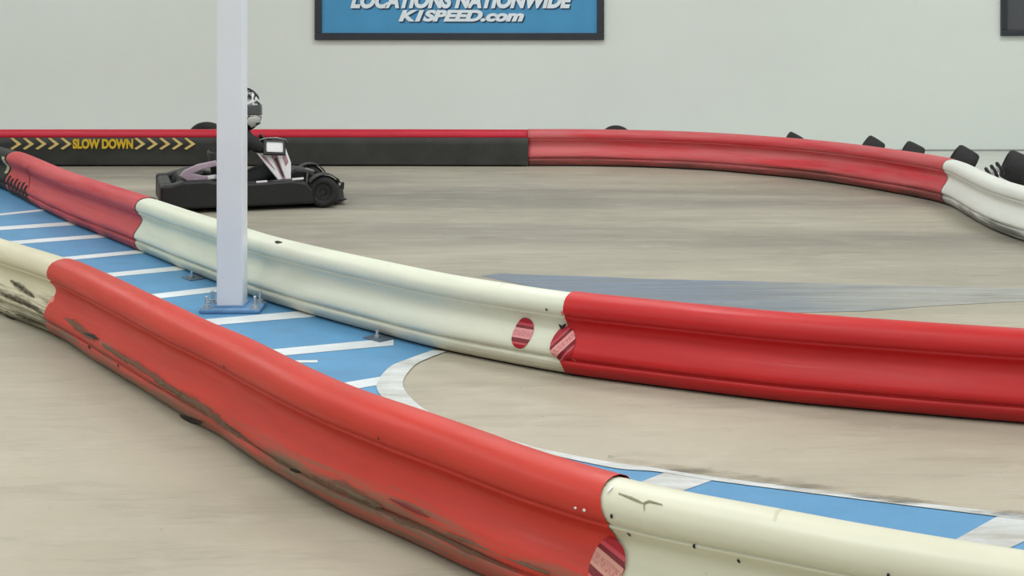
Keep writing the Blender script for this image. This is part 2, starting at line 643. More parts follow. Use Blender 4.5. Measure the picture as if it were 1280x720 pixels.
def decal(name, run, u, zf, ru, rz, mat, parent, out=0.004):
    bm = bmesh.new()
    uvl = bm.loops.layers.uv.new('UVMap')
    R, S = 7, 28
    c = bm.verts.new(run.pt(u, zf, out))
    co = {c: (0, 0)}
    rings = []
    for r in range(1, R + 1):
        ring = []
        for k in range(S):
            a = 2 * math.pi * k / S
            x, y = math.cos(a) * r / R, math.sin(a) * r / R
            v = bm.verts.new(run.pt(u + x * ru, min(0.97, max(0.02, zf + y * rz / run.h)), out))
            co[v] = (x, y)
            ring.append(v)
        rings.append(ring)
    for k in range(S):
        bm.faces.new((c, rings[0][k], rings[0][(k + 1) % S]))
    for a, b in zip(rings, rings[1:]):
        for k in range(S):
            bm.faces.new((a[k], b[k], b[(k + 1) % S], a[(k + 1) % S]))
    for f in bm.faces:
        f.smooth = True
        for lp in f.loops:
            lp[uvl].uv = co[lp.vert]
    return finish(name, bm, mat, parent)


def mark(name, run, pix, w, mat, parent, out=0.003):
    """a scratch, cut or speck on the front face along a pixel polyline; w in metres"""
    st = [run.find(*p) for p in pix]
    st2 = []
    for (a, b), (c, d) in zip(st, st[1:]):
        for k in range(6):
            t = k / 6
            st2.append((a + (c - a) * t, b + (d - b) * t))
    st2.append(st[-1])
    bm = bmesh.new()
    uvl = bm.loops.layers.uv.new('UVMap')
    uvs = {}
    run_l = 0.0
    n = len(st2)
    rows = []
    for i, (u, zf) in enumerate(st2):
        du = st2[min(i + 1, n - 1)][0] - st2[max(i - 1, 0)][0]
        dz = (st2[min(i + 1, n - 1)][1] - st2[max(i - 1, 0)][1]) * run.h
        l = math.hypot(du, dz) or 1
        pu, pz = -dz / l, du / l
        t = i / (n - 1)
        ww = w * (0.25 + 0.75 * math.sin(math.pi * min(1, max(0, t)))) * (0.8 + 0.4 * random.random()) / 2
        if i:
            run_l += math.hypot(u - st2[i - 1][0], (zf - st2[i - 1][1]) * run.h)
        rows.append((bm.verts.new(run.pt(u + pu * ww, min(.99, max(0, zf + pz * ww / run.h)), out)),
                     bm.verts.new(run.pt(u, zf, out + 0.002)),
                     bm.verts.new(run.pt(u - pu * ww, min(.99, max(0, zf - pz * ww / run.h)), out))))
        for j in range(3):
            uvs[rows[-1][j]] = (run_l, j / 2)
    for a, b in zip(rows, rows[1:]):
        bm.faces.new((a[0], b[0], b[1], a[1]))
        bm.faces.new((a[1], b[1], b[2], a[2]))
    for f in bm.faces:
        for lp in f.loops:
            lp[uvl].uv = uvs[lp.vert]
    return finish(name, bm, mat, parent)


def seg_thing(run, u0, u1, label, cat='track barrier', group=None):
    um = (u0 + u1) / 2
    p, d, fn = run.at(um)
    c = p + fn * MID
    return thing('track_barrier', label, cat, (c.x, c.y, 0), 0, group or 'plastic track barriers')


def unloc(root, *objs):
    """parts were made in world coordinates: keep them in place under the root"""
    for o in objs:
        for q in [o] + list(o.children):
            if q.data and q.parent in (root, ):
                q.data.transform(Matrix.Translation(-Vector(root.location)))
    return root


def settle(root):
    m = Matrix.Translation(-Vector(root.location))
    done = set()

    def rec(o):
        for c in o.children:
            if c.data and c.data.name not in done:
                done.add(c.data.name)
                c.data.transform(m)
            rec(c)
    rec(root)


# ------------------------------------------------------------------ the room
XL, XR, YB, YF, ZC = -9.0, 9.0, 14.4, -3.0, 4.6


def plate(name, size, loc, mat):
    bm = bmesh.new()
    box(bm, size, loc)
    return struct(finish(name, bm, mat))


plate('floor', (XR - XL + 0.4, YB - YF + 0.4, 0.1), ((XL + XR) / 2, (YB + YF) / 2, -0.05), M['floor'])
plate('ceiling', (XR - XL + 0.4, YB - YF + 0.4, 0.1), ((XL + XR) / 2, (YB + YF) / 2, ZC + 0.05), M['ceiling'])
plate('wall_back', (XR - XL + 0.4, 0.15, ZC), ((XL + XR) / 2, YB + 0.075, ZC / 2), M['wall'])
plate('wall_front', (XR - XL + 0.4, 0.15, ZC), ((XL + XR) / 2, YF - 0.075, ZC / 2), M['wall'])
plate('wall_left', (0.15, YB - YF, ZC), (XL - 0.075, (YB + YF) / 2, ZC / 2), M['wall'])
plate('wall_right', (0.15, YB - YF, ZC), (XR + 0.075, (YB + YF) / 2, ZC / 2), M['wall'])
plate('baseboard_back', (XR - XL, 0.012, 0.02), ((XL + XR) / 2, YB - 0.006, 0.01), simple('grey_skirting', (150, 152, 148), 0.6))

# ------------------------------------------------------------------ barrier runs
mid_px = [(16, 243), (50, 262), (87, 280), (130, 297.5), (175, 316), (224, 337), (269, 355), (314, 373), (360, 388), (417, 404.5), (474, 420), (544, 438.5), (632, 456.5),
          (706, 470), (794, 482), (960, 503), (1100, 516.5), (1280, 532)]
mid_pts = [G(*p) for p in mid_px]
d0 = (mid_pts[0] - mid_pts[1]).normalized()
mid_pts = [mid_pts[0] + d0 * 1.6 + Vector((-0.3, 0, 0)), mid_pts[0] + d0 * 0.8 + Vector((-0.08, 0, 0))] + mid_pts + [G(1480, 547), G(1750, 562)]
MIDR = Run(mid_pts, 0.328)

HN = 0.345
near_b = [(4, 396), (58, 418), (97, 440), (144, 470), (188, 498), (227, 523), (268, 546), (304, 570), (349, 600), (404, 632), (472, 664), (540, 695)]
near_t = [(653, 565), (712, 583), (765, 598), (840, 615), (960, 637), (1090, 661), (1280, 692), (1600, 738)]
pts = [G(*p) for p in near_b]
tt = [G(p[0], p[1], HN) for p in near_t]
dn = []
for i, p in enumerate(tt):
    d = (tt[min(i + 1, len(tt) - 1)] - tt[max(i - 1, 0)])
    d.z = 0
    d.normalize()
    fn = Vector((d.y, -d.x, 0))
    q = p + fn * 0.060
    q.z = 0
    dn.append(q)
near_pts = [pts[0] + (pts[0] - pts[1]) * 3.0, pts[0] + (pts[0] - pts[1]) * 1.4] + pts + dn
NEAR = Run(near_pts, HN)

far_px = [(300, 207.5), (500, 207.5), (660, 208), (730, 208), (800, 209.5), (860, 212), (900, 214.5), (950, 219), (1000, 224), (1050, 230.5), (1100, 239), (1150, 248.5),
          (1184, 257), (1203, 268), (1228, 283), (1255, 295), (1290, 306), (1340, 316), (1420, 325)]
far_pts = [Vector((-7.9, 13.02, 0)), Vector((-5.5, 13.02, 0))] + [G(*p) for p in far_px]
FAR = Run(far_pts, 0.348)

print('RUNS', MIDR.L, NEAR.L, FAR.L)

# ---- near line
uj1 = NEAR.u_at(64, 0.75)
uj2 = NEAR.u_at(762, 0.72)
t = seg_thing(NEAR, 0.0, uj1, 'scraped cream track barrier with dark scrapes, at the left edge before the orange-red one')
barrier_body('barrier_body', NEAR, 0.02, uj1 + 0.10, M['near_white_worn'], t, cap1=True, dent=0.010, seed=3.0)
for px, w in (([(2, 366), (28, 378), (60, 396)], 0.07), ([(8, 389), (30, 396), (60, 408)], 0.045), ([(14, 350), (28, 360), (44, 372)], 0.05)):
    mark('scrape', NEAR, px, w, M['soot'], t)
mark('gash', NEAR, [(5, 397), (12, 400.5), (18, 401)], 0.014, M['gash'], t)
settle(t)

t = seg_thing(NEAR, uj1, uj2, 'long scuffed orange-red plastic track barrier nearest the camera, grey scrapes along its foot')
barrier_body('barrier_body', NEAR, uj1, uj2, M['near_red'], t, out=0.006, end1=tongue, cap0=False, cap1=False, dent=0.011, seed=1.0)
u, z = NEAR.find(66, 377)
decal('decal', NEAR, u, z, 0.022, 0.026, simple('decal_remnant', (226, 146, 124), 0.6, 0.15, 40), t, 0.010)
u, z = uj2 - 0.004, 0.455
decal('decal', NEAR, u, z, 0.047, 0.060, M['decal_worn'], t, 0.0095)
for px, w in (([(108, 416), (118, 419), (126, 424)], 0.012), ([(226, 521), (238, 524), (256, 529)], 0.02)):
    mark('gash', NEAR, px, w, M['gash'], t, 0.010)
mark('crease', NEAR, [(490, 622), (512, 632), (540, 646)], 0.009, simple('crease_dark_red', (112, 24, 24), 0.6), t, 0.010)
for px in ([(113, 432), (116, 436)], [(150, 455), (152, 459)], [(476, 545), (477, 549)], [(366, 585), (380, 590)], [(283, 456), (284, 460)]):
    mark('nick', NEAR, px, 0.007, M['gash'], t, 0.010)
for px, w in (([(195, 474), (250, 506), (305, 545)], 0.085), ([(375, 582), (430, 610), (480, 634)], 0.085), ([(440, 618), (520, 657), (590, 690), (650, 715)], 0.06),
              ([(130, 430), (195, 472), (240, 500)], 0.06), ([(66, 384), (90, 402), (120, 425)], 0.07), ([(290, 535), (340, 566), (390, 592)], 0.06), ([(560, 665), (620, 690), (690, 716)], 0.05)):
    mark('grey_scrape', NEAR, px, w, M['grime'], t, 0.0085)
for px in ([(754, 600), (756, 604)], [(767, 599), (770, 600)], [(722, 632), (723, 635)], [(733, 634), (734, 638)]):
    mark('chip', NEAR, px, 0.010, M['white_plastic'], t, 0.011)
settle(t)

t = seg_thing(NEAR, uj2, NEAR.L, 'clean cream plastic track barrier at the bottom right with a hairline crack and bolt holes')
barrier_body('barrier_body', NEAR, uj2 - 0.06, NEAR.L - 0.02, M['near_white'], t, cap0=True, cap1=True)
for px in ([(774, 616), (790, 622), (806, 629)], [(806, 638), (806, 628), (812, 626), (829, 630)]):
    mark('crack', NEAR, px, 0.0045, simple('crack_grey', (140, 136, 112), 0.7), t)
for x, y in ((765, 645), (787, 668), (868, 683), (924, 701), (1111, 719)):
    u, z = NEAR.find(x, y)
    decal('bolt_hole', NEAR, u, z, 0.0035, 0.006, M['gash'], t, 0.003)
settle(t)

# ---- middle line
um0 = MIDR.u_at(13, 0.5)
um1 = MIDR.u_at(178, 0.6)
um2 = MIDR.u_at(706, 0.72)
t = seg_thing(MIDR, 0.0, um0, 'black track barrier with a cream end strip, behind the faded red one')
barrier_body('barrier_body', MIDR, 0.02, um0 - 0.03, M['far_black'], t)
bm = bmesh.new()
uvl = None
rows = []
for i in range(15):
    zf = 0.46 + 0.42 * i / 14
    rows.append([bm.verts.new(MIDR.pt(um0 - 0.12 + du, zf, 0.004 + (0.010 if 0 < j < 3 else 0.0))) for j, du in enumerate((0.0, 0.012, 0.05, 0.062))])
for a, b in zip(rows, rows[1:]):
    for j in range(3):
        bm.faces.new((a[j], a[j + 1], b[j + 1], b[j]))
finish('end_strip', bm, M['cream'], t, True)
settle(t)

t = seg_thing(MIDR, um0, um1, 'faded dull red track barrier with torn black ribs, beside the blue painted strip')
barrier_body('barrier_body', MIDR, um0, um1, M['mid_faded_red'], t, out=0.005, cap0=True, cap1=False, dent=0.006, seed=8.0)
for i in range(6):
    ua = um0 + 0.10 + 0.125 * i
    bm = bmesh.new()
    rows = []
    for k in range(9):
        zf = 0.05 + (0.40 - 0.03 * (i % 2)) * k / 8
        uu = ua + 0.09 * (1 - k / 8) ** 1.5
        hw = 0.030 * (1 - 0.55 * k / 8)
        rows.append([bm.verts.new(MIDR.pt(uu + du * hw, zf, oo)) for du, oo in ((-1.0, 0.004), (-0.7, 0.018), (0.7, 0.018), (1.0, 0.004))])
    for a, b in zip(rows, rows[1:]):
        for k in range(3):
            bm.faces.new((a[k], a[k + 1], b[k + 1], b[k]))
    bm.faces.new(rows[-1])
    bm.faces.new(rows[0])
    bmesh.ops.recalc_face_normals(bm, faces=bm.faces[:])
    finish('rubber_rib', bm, M['gash'], t)
mark('crease', MIDR, [(37, 207), (38, 222), (37, 236)], 0.010, simple('crease_red', (150, 36, 44), 0.6), t, 0.009)
settle(t)

t = seg_thing(MIDR, um1, um2, 'long greenish-white track barrier behind the column with a round red decal')
barrier_body('barrier_body', MIDR, um1 - 0.05, um2 + 0.06, M['mid_white'], t)
u, z = MIDR.find(654, 416)
decal('decal', MIDR, u, z, 0.049, 0.060, M['decal'], t)
mark('nick', MIDR, [(682, 386), (685, 388)], 0.010, M['gash'], t)
mark('nick', MIDR, [(344, 299), (349, 297), (352, 299)], 0.010, M['gash'], t)
stain = simple('tan_stain', (186, 180, 150), 0.6, 0.1, 20)
for px, py in ((252, 351), (484, 423)):
    u = MIDR.u_at(px, 0.02)
    p, d, fn = MIDR.at(u)
    bm = bmesh.new()
    a = math.atan2(d.y, d.x)
    box(bm, (0.12, 0.09, 0.008), (p.x + fn.x * 0.04, p.y + fn.y * 0.04, 0.0045), (0, 0, a), 0.003)
    br = finish('anchor_bracket', bm, simple('bracket_grey', (104, 120, 138), 0.45, 0.2, 20, 0.5), t)
    bm = bmesh.new()
    lathe(bm, [(0.014, 0), (0.014, 0.012), (0.007, 0.012), (0.007, 0.034)], 6, loc=(p.x + fn.x * 0.05, p.y + fn.y * 0.05, 0.009))
    finish('bolt', bm, M['steel'], br)
settle(t)

t = seg_thing(MIDR, um2, MIDR.L, 'bright red track barrier at the right with a tilted round decal on its end')
barrier_body('barrier_body', MIDR, um2, MIDR.L - 0.02, M['mid_red'], t, out=0.006, end0=tongue_small, cap0=False, dent=0.004, seed=5.0)
decal('decal', MIDR, um2 - 0.004, 0.40, 0.054, 0.066, M['decal_tilt'], t, 0.0095)
mark('chip', MIDR, [(704, 388), (705, 394)], 0.010, simple('pink_chip', (226, 120, 116), 0.5), t, 0.010)
mark('gash', MIDR, [(700, 405), (704, 409), (709, 404)], 0.014, M['gash'], t, 0.010)
mark('chip', MIDR, [(717, 448), (721, 451)], 0.010, D.materials['pink_chip'], t, 0.010)
settle(t)

# ---- far line
uf1 = FAR.u_at(660, 0.5)
uf2 = FAR.u_at(1185, 0.6)
t = seg_thing(FAR, 0.0, uf1, 'straight red track barrier by the back wall covered with a black SLOW DOWN banner')
barrier_body('barrier_body', FAR, 0.02, uf1, M['far_banner_red'], t)
bm = bmesh.new()
rows = []
nU = 90
for i in range(nU + 1):
    u = 0.05 + (uf1 - 0.049) * i / nU
    col = []
    for k in range(9):
        zf = 0.05 + (0.775 - 0.05) * k / 8
        w = 0.003 * mnoise.noise(Vector((u * 3, zf * 4, 0)))
        q = FAR.surf(u, 0.034 + w, zf)
        if k == 8:
            q = FAR.surf(u, 0.016, 0.79)
        col.append(bm.verts.new(q))
    rows.append(col)
for a, b in zip(rows, rows[1:]):
    for k in range(8):
        bm.faces.new((a[k], b[k], b[k + 1], a[k + 1]))
ban = finish('banner', bm, M['banner'], t, True)


def far_xz(px, py, y):
    return (px - 640) / F * y, CH - (py - CY) / F * y


ub = FAR.at(FAR.u_at(130, 0.5))[0]
yb = ub.y - 0.040
x0, z0 = far_xz(91, 186, yb)
x1, z1 = far_xz(166.5, 173.5, yb)
fit_text('lettering', 'SLOW DOWN', x0, x1, z0, z1, yb, M['yellow'], ban, offset=0.05)
for k in range(10):
    cx = 13 + 15.7 * k if k < 5 else 168 + 15.6 * (k - 5)
    bm = bmesh.new()
    pp = [(cx, 172.8), (cx + 3.2, 172.2), (cx + 14, 180), (cx + 3, 187), (cx - 0.2, 185.6), (cx + 8.5, 180)]
    prism(bm, [far_xz(a, b, yb) for a, b in pp], yb - 0.004, yb)
    finish('chevron', bm, M['tan'], ban)
settle(t)

t = seg_thing(FAR, uf1, uf2, 'long red track barrier bending along the back of the track, dirty brown foot')
barrier_body('barrier_body', FAR, uf1 + 0.001, uf2, M['far_red'], t, out=0.004, cap0=True, cap1=False, dent=0.005, seed=2.0)
settle(t)
t = seg_thing(FAR, uf2, FAR.L, 'white track barrier curving toward the camera at the right edge, before the black tires')
barrier_body('barrier_body', FAR, uf2 - 0.05, FAR.L - 0.02, M['far_white'], t)
settle(t)

# ------------------------------------------------------------------ floor paint
def foot_line(run, ua, ub_, n, off):
    out = []
    for i in range(n + 1):
        p, d, fn = run.at(ua + (ub_ - ua) * i / n)
        out.append((p.x + fn.x * off, p.y + fn.y * off))
    return out


inner = [(540, 439), (512, 449), (487, 460), (471, 481), (478, 498), (500, 518), (540, 538), (600, 553), (670, 566), (765, 586), (820, 591), (890, 602), (990, 615), (1140, 634), (1280, 651), (1420, 668)]
outer = [(559, 440), (535, 449), (518, 458), (504, 477), (509, 493), (531, 513), (566, 529), (627, 548), (680, 563), (763, 579), (816, 586), (880, 596), (990, 610), (1140, 629), (1280, 645), (1420, 661)]
um_end = MIDR.u_at(541, 0.0)
nu_end = NEAR.u_at(1280, 0.9)
loop = foot_line(MIDR, 0.1, um_end, 40, -0.03) + [tuple(G(*p)[:2]) for p in inner] + list(reversed(foot_line(NEAR, 0.3, min(nu_end + 0.4, NEAR.L - 0.1), 50, -0.07)))
struct(slab('floor_blue_marking', loop, 0.002, M['blue']))


def dens(pl):
    q = [G(*p) for p in pl]
    o, _ = catmull(q, 0.03)
    return o


ca = [G(*p) for p in inner]
cb = [G(*p) for p in outer]


def fine(pl, n=8):
    P = [pl[0] * 2 - pl[1]] + pl + [pl[-1] * 2 - pl[-2]]
    out = []
    for i in range(1, len(P) - 2):
        a, b, c, d = P[i - 1:i + 3]
        for k in range(n):
            s = k / n
            out.append(0.5 * ((2 * b) + (c - a) * s + (2 * a - 5 * b + 4 * c - d) * s * s + (3 * b - a - 3 * c + d) * s ** 3))
    out.append(pl[-1])
    return out


struct(ribbon('floor_border_marking', fine(ca), fine(cb), 0.0045, M['worn_white']))
tm = Mat('rubber_streak', 0.8, 0.2)
tm.color(srgb(92, 84, 72))
tm.link(tm.ramp(tm.noise(tm.coord('Object', (1.2, 6, 1), (0, 0, 0), 0.25), 3.0, 6, 0.7), [(0.45, 0.0), (0.68, 0.7)]), tm.b.inputs['Alpha'])
ta = [G(*p) for p in [(760, 571), (820, 580), (900, 590), (1000, 604), (1140, 625), (1280, 641), (1420, 657)]]
tb_ = [G(*p) for p in [(760, 575), (820, 587), (900, 599), (1000, 613), (1140, 633), (1280, 650), (1420, 666)]]
struct(ribbon('floor_streak_marking', fine(ta), fine(tb_), 0.0060, tm.m))
stripes = [((-30, 272), (40, 264.5), 2.5), ((-30, 288), (90, 280), 4.5), ((-10, 306), (127, 295.5), 4.5), ((50, 327), (167, 316), 4.5), ((105, 347.5), (219, 336.5), 5.5),
           ((165, 374.5), (270, 362.5), 6.5), ((240, 405.5), (379, 393.5), 8.5), ((315, 444.5), (476, 429.5), 9.0), ((420, 486), (487, 475), 10.0), ((352, 453), (397, 452.5), 3.0)]
for (a, b, w) in stripes:
    if b[0] not in (487, 397):
        sl = (b[1] - a[1]) / (b[0] - a[0])
        b = (b[0] + 16, b[1] + 16 * sl)
        a = (a[0] - 45, a[1] - 45 * sl)
    q = [G(a[0], a[1] - w / 2), G(b[0], b[1] - w / 2), G(b[0], b[1] + w / 2), G(a[0], a[1] + w / 2)]
    struct(slab('floor_stripe_marking', q, 0.0035, M['white_line']))
for q in ([(800, 604), (836, 590), (892, 601), (845, 618)], [(1185, 681), (1250, 645), (1330, 655), (1250, 692)]):
    struct(slab('floor_stripe_marking', [G(*p) for p in q], 0.0035, M['worn_white']))
fb = [(600, 345), (627, 342), (674, 344), (742, 346), (812, 349), (920, 351.5), (1025, 354), (1118, 356.5), (1200, 358.5), (1400, 363), (1400, 372), (1280, 377), (1180, 382), (1112, 387), (1078, 389.5),
      (1004, 391), (940, 393), (860, 391), (760, 378), (680, 362)]
fm = Mat('faded_floor_paint', 0.5, 0.35)
fsx = fm.n('ShaderNodeSeparateXYZ')
fm.link(fm.n('ShaderNodeTexCoord').outputs['Object'], fsx.inputs[0])
fn1 = fm.noise(fm.coord('Object', (0.8, 2.5, 1), (2, 0, 0), 0.1), 2.2, 6, 0.65, 0.4)
worn = fm.ramp(fm.mul(fm.mul(fsx.outputs['X'], 0.25), fm.mul(fn1, 0.5), 'ADD'), [(0.52, 0.0), (0.78, 1.0)])
fcol = fm.mix(worn, srgb(124, 136, 152), srgb(172, 172, 166))
fn2 = fm.noise(fm.coord('Object', (0.4, 4.5, 1), (5, 0, 0), 0.12), 2.6, 7, 0.72, 0.5)
fcol = fm.mix(fm.ramp(fn2, [(0.50, 0.0), (0.72, 0.6)]), fcol, srgb(166, 162, 154))
fcol = fm.mix(fm.ramp(fm.noise(fm.coord('Object', (0.3, 3.0, 1), (9, 1, 0), 0.35), 1.8, 6, 0.7, 0.3), [(0.54, 0.0), (0.70, 0.6)]), fcol, srgb(92, 94, 102))
fm.color(fcol)
fm.link(fm.ramp(fn2, [(0.30, 1.0), (0.75, 0.55)]), fm.b.inputs['Alpha'])
struct(slab('floor_faded_marking', [G(*p) for p in fb], 0.002, fm.m))
# pale painted apron between the outer barrier and the wall
ap = foot_line(FAR, 0.1, FAR.L - 0.1, 60, -0.08)
ap = ap + [(8.9, ap[-1][1]), (8.9, YB - 0.01), (-7.8, YB - 0.01)]
struct(slab('floor_apron_marking', ap, 0.002, M['apron']))

# ------------------------------------------------------------------ column
cfY = F * CH / (389.5 - CY)
cw = 0.131
cX = (270.3 - 640) / F * cfY + cw / 2
col = thing('support_column', 'white square steel column on a bolted base plate in the blue painted strip', 'column', (cX, cfY + cw / 2, 0))
bm = bmesh.new()
box(bm, (cw, cw, ZC - 0.03), (0, 0, 0.022 + (ZC - 0.03) / 2), (0, 0, 0), 0.010, 3)
finish('shaft', bm, M['column'], col)
bm = bmesh.new()
box(bm, (0.30, 0.20, 0.020), (0.012, -0.028, 0.013), (0, 0, 0), 0.006, 2)
# weld bead
box(bm, (cw + 0.02, cw + 0.02, 0.010), (0, 0, 0.026), (0, 0, 0), 0.004, 2)
finish('base_plate', bm, M['plate'], col)['label'] = 'blue painted base plate'
for sx in (-1, 1):
    for sy in (-1, 1):
        bm = bmesh.new()
        lathe(bm, [(0.026, 0), (0.026, 0.004), (0.016, 0.004), (0.016, 0.016), (0.008, 0.017), (0.008, 0.058), (0.006, 0.061)], 12, loc=(0.012 + sx * 0.120, -0.028 + sy * 0.066, 0.023))
        finish('anchor_bolt', bm, M['steel'], col)

# ------------------------------------------------------------------ wall signs
def sign(name, x0, x1, z0, z1, fr, panel, frame, label, cat, bias=0.05):
    t = thing(name, label, cat, ((x0 + x1) / 2, YB - 0.001, z0))
    w, h = x1 - x0, z1 - z0
    bm = bmesh.new()
    box(bm, (w - fr, 0.02, h - fr), (0, -0.018, h / 2))
    p = finish('panel', bm, panel, t)
    bm = bmesh.new()
    for sz, lc in (((w, bias, fr), (0, -bias / 2, fr / 2)), ((w, bias, fr), (0, -bias / 2, h - fr / 2)),
                   ((fr, bias, h - 2 * fr), (-w / 2 + fr / 2, -bias / 2, h / 2)), ((fr, bias, h - 2 * fr), (w / 2 - fr / 2, -bias / 2, h / 2))):
        box(bm, sz, lc, (0, 0, 0), 0.006, 2)
    finish('frame', bm, frame, t)
    return t, p


def wxz(px, py, y):
    return (px - 640) / F * y, CH - (py - CY) / F * y


xa, za = wxz(393.5, 50, YB - 0.03)
xb, _ = wxz(755, 50, YB - 0.03)
t, p = sign('wall_sign', xa, xb, za, za + 1.35, 0.075, M['sign_blue'], M['sign_frame'], 'big blue framed sign with white slanted lettering high on the back wall', 'sign')
yl = YB - 0.030
loc = Vector(t.location)
for s, ax, ay, bx, by in (('LOCATIONS NATIONWIDE', 438, 10.5, 716, -9.5), ('K1SPEED.com', 498, 27, 655, 12.3)):
    for dx, dz, yy, mt, nm in ((0.014, -0.014, yl, M['sign_dark'], 'lettering_shadow'), (0, 0, yl - 0.005, M['sign_white'], 'lettering')):
        x0, z0 = wxz(ax, ay, yl)
        x1, z1 = wxz(bx, by, yl)
        o = fit_text(nm, s, x0 + dx - loc.x, x1 + dx - loc.x, z0 + dz - loc.z, z1 + dz - loc.z, yy - loc.y, mt, p, offset=0.055, shear=0.28)
xa, za = wxz(1251.5, 45, YB - 0.03)
sign('wall_board', xa, xa + 1.6, za, za + 1.0, 0.062, M['screen'], M['sign_frame'], 'dark grey framed board cut off in the top right corner', 'board')

# ------------------------------------------------------------------ tires behind the outer barrier
def tire(px, py_top, Y, label, roll, yaw, lift=0.0, R=0.14, W=0.19):
    X = (px - 640) / F * Y
    t = thing('kart_tire', label, 'tire', (X, Y, 0), 0, 'black kart tires behind the outer barrier')
    rot = Matrix.Rotation(yaw, 4, 'Z') @ Matrix.Rotation(roll, 4, 'Y')
    bm = bmesh.new()
    prof = [(R * 0.5, -W * 0.44), (R * 0.72, -W / 2), (R * 0.90, -W * 0.47), (R * 0.985, -W * 0.38), (R, -W * 0.2), (R * 1.004, 0), (R, W * 0.2), (R * 0.985, W * 0.38),
            (R * 0.90, W * 0.47), (R * 0.72, W / 2), (R * 0.5, W * 0.44), (R * 0.47, 0)]
    vs = lathe(bm, prof, 36, 'X', closed=True)
    bmesh.ops.transform(bm, matrix=rot, verts=vs)
    zmin = min(v.co.z for v in bm.verts)
    bmesh.ops.translate(bm, vec=(0, 0, -zmin + 0.003 + lift), verts=bm.verts)
    bmesh.ops.recalc_face_normals(bm, faces=bm.faces[:])
    finish('tire_carcass', bm, M['rubber'], t, True)
    bm = bmesh.new()
    vs = lathe(bm, [(R * 0.2, -W * 0.30), (R * 0.48, -W * 0.40), (R * 0.50, -W * 0.2), (R * 0.44, 0), (R * 0.50, W * 0.2), (R * 0.48, W * 0.40), (R * 0.2, W * 0.30)], 24, 'X')
    bmesh.ops.transform(bm, matrix=rot, verts=vs)
    bmesh.ops.translate(bm, vec=(0, 0, -zmin + 0.003 + lift), verts=bm.verts)
    bmesh.ops.recalc_face_normals(bm, faces=bm.faces[:])
    finish('wheel_hub', bm, M['black'], t, True)
    return t


r_ = math.radians
tire(258, 150, 13.55, 'black tire behind the banner barrier, near the left of the column', r_(4), r_(78), 0.0, 0.188, 0.16)
tire(770, 157, 13.5, 'black tire just peeking over the red barrier, first to the right of the banner', r_(5), r_(80), 0.0, 0.173, 0.16)
tire(988, 164, 13.15, 'small black tire corner peeking over the middle of the bending red barrier', r_(28), r_(-14), 0, 0.147, 0.17)
tire(1087, 169, 12.75, 'black pointed tire top over the red barrier, between the small corner and the taller tire', r_(32), r_(-14), 0, 0.146, 0.18)
tire(1138, 175, 12.4, 'black tire over the red barrier, standing just left of its white joint', r_(26), r_(-14), 0, 0.135, 0.18)
tire(1203, 184, 12.0, 'black tilted tire standing behind the joint of red and white barriers', r_(31), r_(-14), 0, 0.132, 0.20)
tire(1271, 190, 11.55, 'black tire leaning at the right edge, beside the black coil spring', r_(24), r_(-16), 0, 0.130, 0.22)
sY = 11.30
sp = thing('ribbed_spacer', 'black ribbed spacer on the pale floor behind the white barrier, between two tires', 'spacer', ((1236 - 640) / F * sY, sY, 0))
spm = Matrix.Translation((0, 0, 0.135)) @ Matrix.Rotation(r_(-8), 4, 'Z') @ Matrix.Rotation(r_(-27), 4, 'Y')
bm = bmesh.new()
vs = lathe(bm, [(0.020, -0.17), (0.024, -0.165), (0.024, 0.105), (0.020, 0.11)], 20, 'X')
bmesh.ops.transform(bm, matrix=spm, verts=vs)
bmesh.ops.recalc_face_normals(bm, faces=bm.faces[:])
finish('core_tube', bm, M['white_plastic'], sp, True)
for k in range(6):
    bm = bmesh.new()
    vs = lathe(bm, [(0.020, -0.010), (0.058, -0.010), (0.062, 0), (0.058, 0.010), (0.020, 0.010)], 24, 'X', loc=(-0.15 + 0.050 * k, 0, 0))
    bmesh.ops.transform(bm, matrix=spm, verts=vs)
    bmesh.ops.recalc_face_normals(bm, faces=bm.faces[:])
    finish('rib', bm, M['rubber'], sp, True)

# ------------------------------------------------------------------ kart
KY = 10.53
kX = (314 - 640) / F * KY
kart = thing('go_kart', 'small black go-kart with a white nose panel driving behind the column', 'go-kart', (kX, KY, 0), r_(17))


def part(name, fn, mat, parent=kart, smooth=False):
    bm = bmesh.new()
    fn(bm)
    bmesh.ops.recalc_face_normals(bm, faces=bm.faces[:])
    return finish(name, bm, mat, parent, smooth)


part('floor_tray', lambda bm: prism(bm, [(-0.55, 0.030), (0.66, 0.030), (0.70, 0.042), (0.66, 0.050), (-0.55, 0.050)], -0.30, 0.30, 0.004), M['black'])
for s in (-1, 1):
    part('side_pod', lambda bm: prism(bm, [(-0.70, 0.035), (-0.70, 0.212), (-0.62, 0.214), (-0.54, 0.236), (-0.36, 0.238), (-0.20, 0.205), (0.10, 0.212), (0.26, 0.220), (0.37, 0.195), (0.42, 0.14), (0.43, 0.035)],
                                      s * 0.29, s * 0.42, 0.018), M['black'])
part('rear_bumper', lambda bm: box(bm, (0.10, 0.56, 0.17), (-0.65, 0, 0.125), (0, 0, 0), 0.03, 3), M['black'])


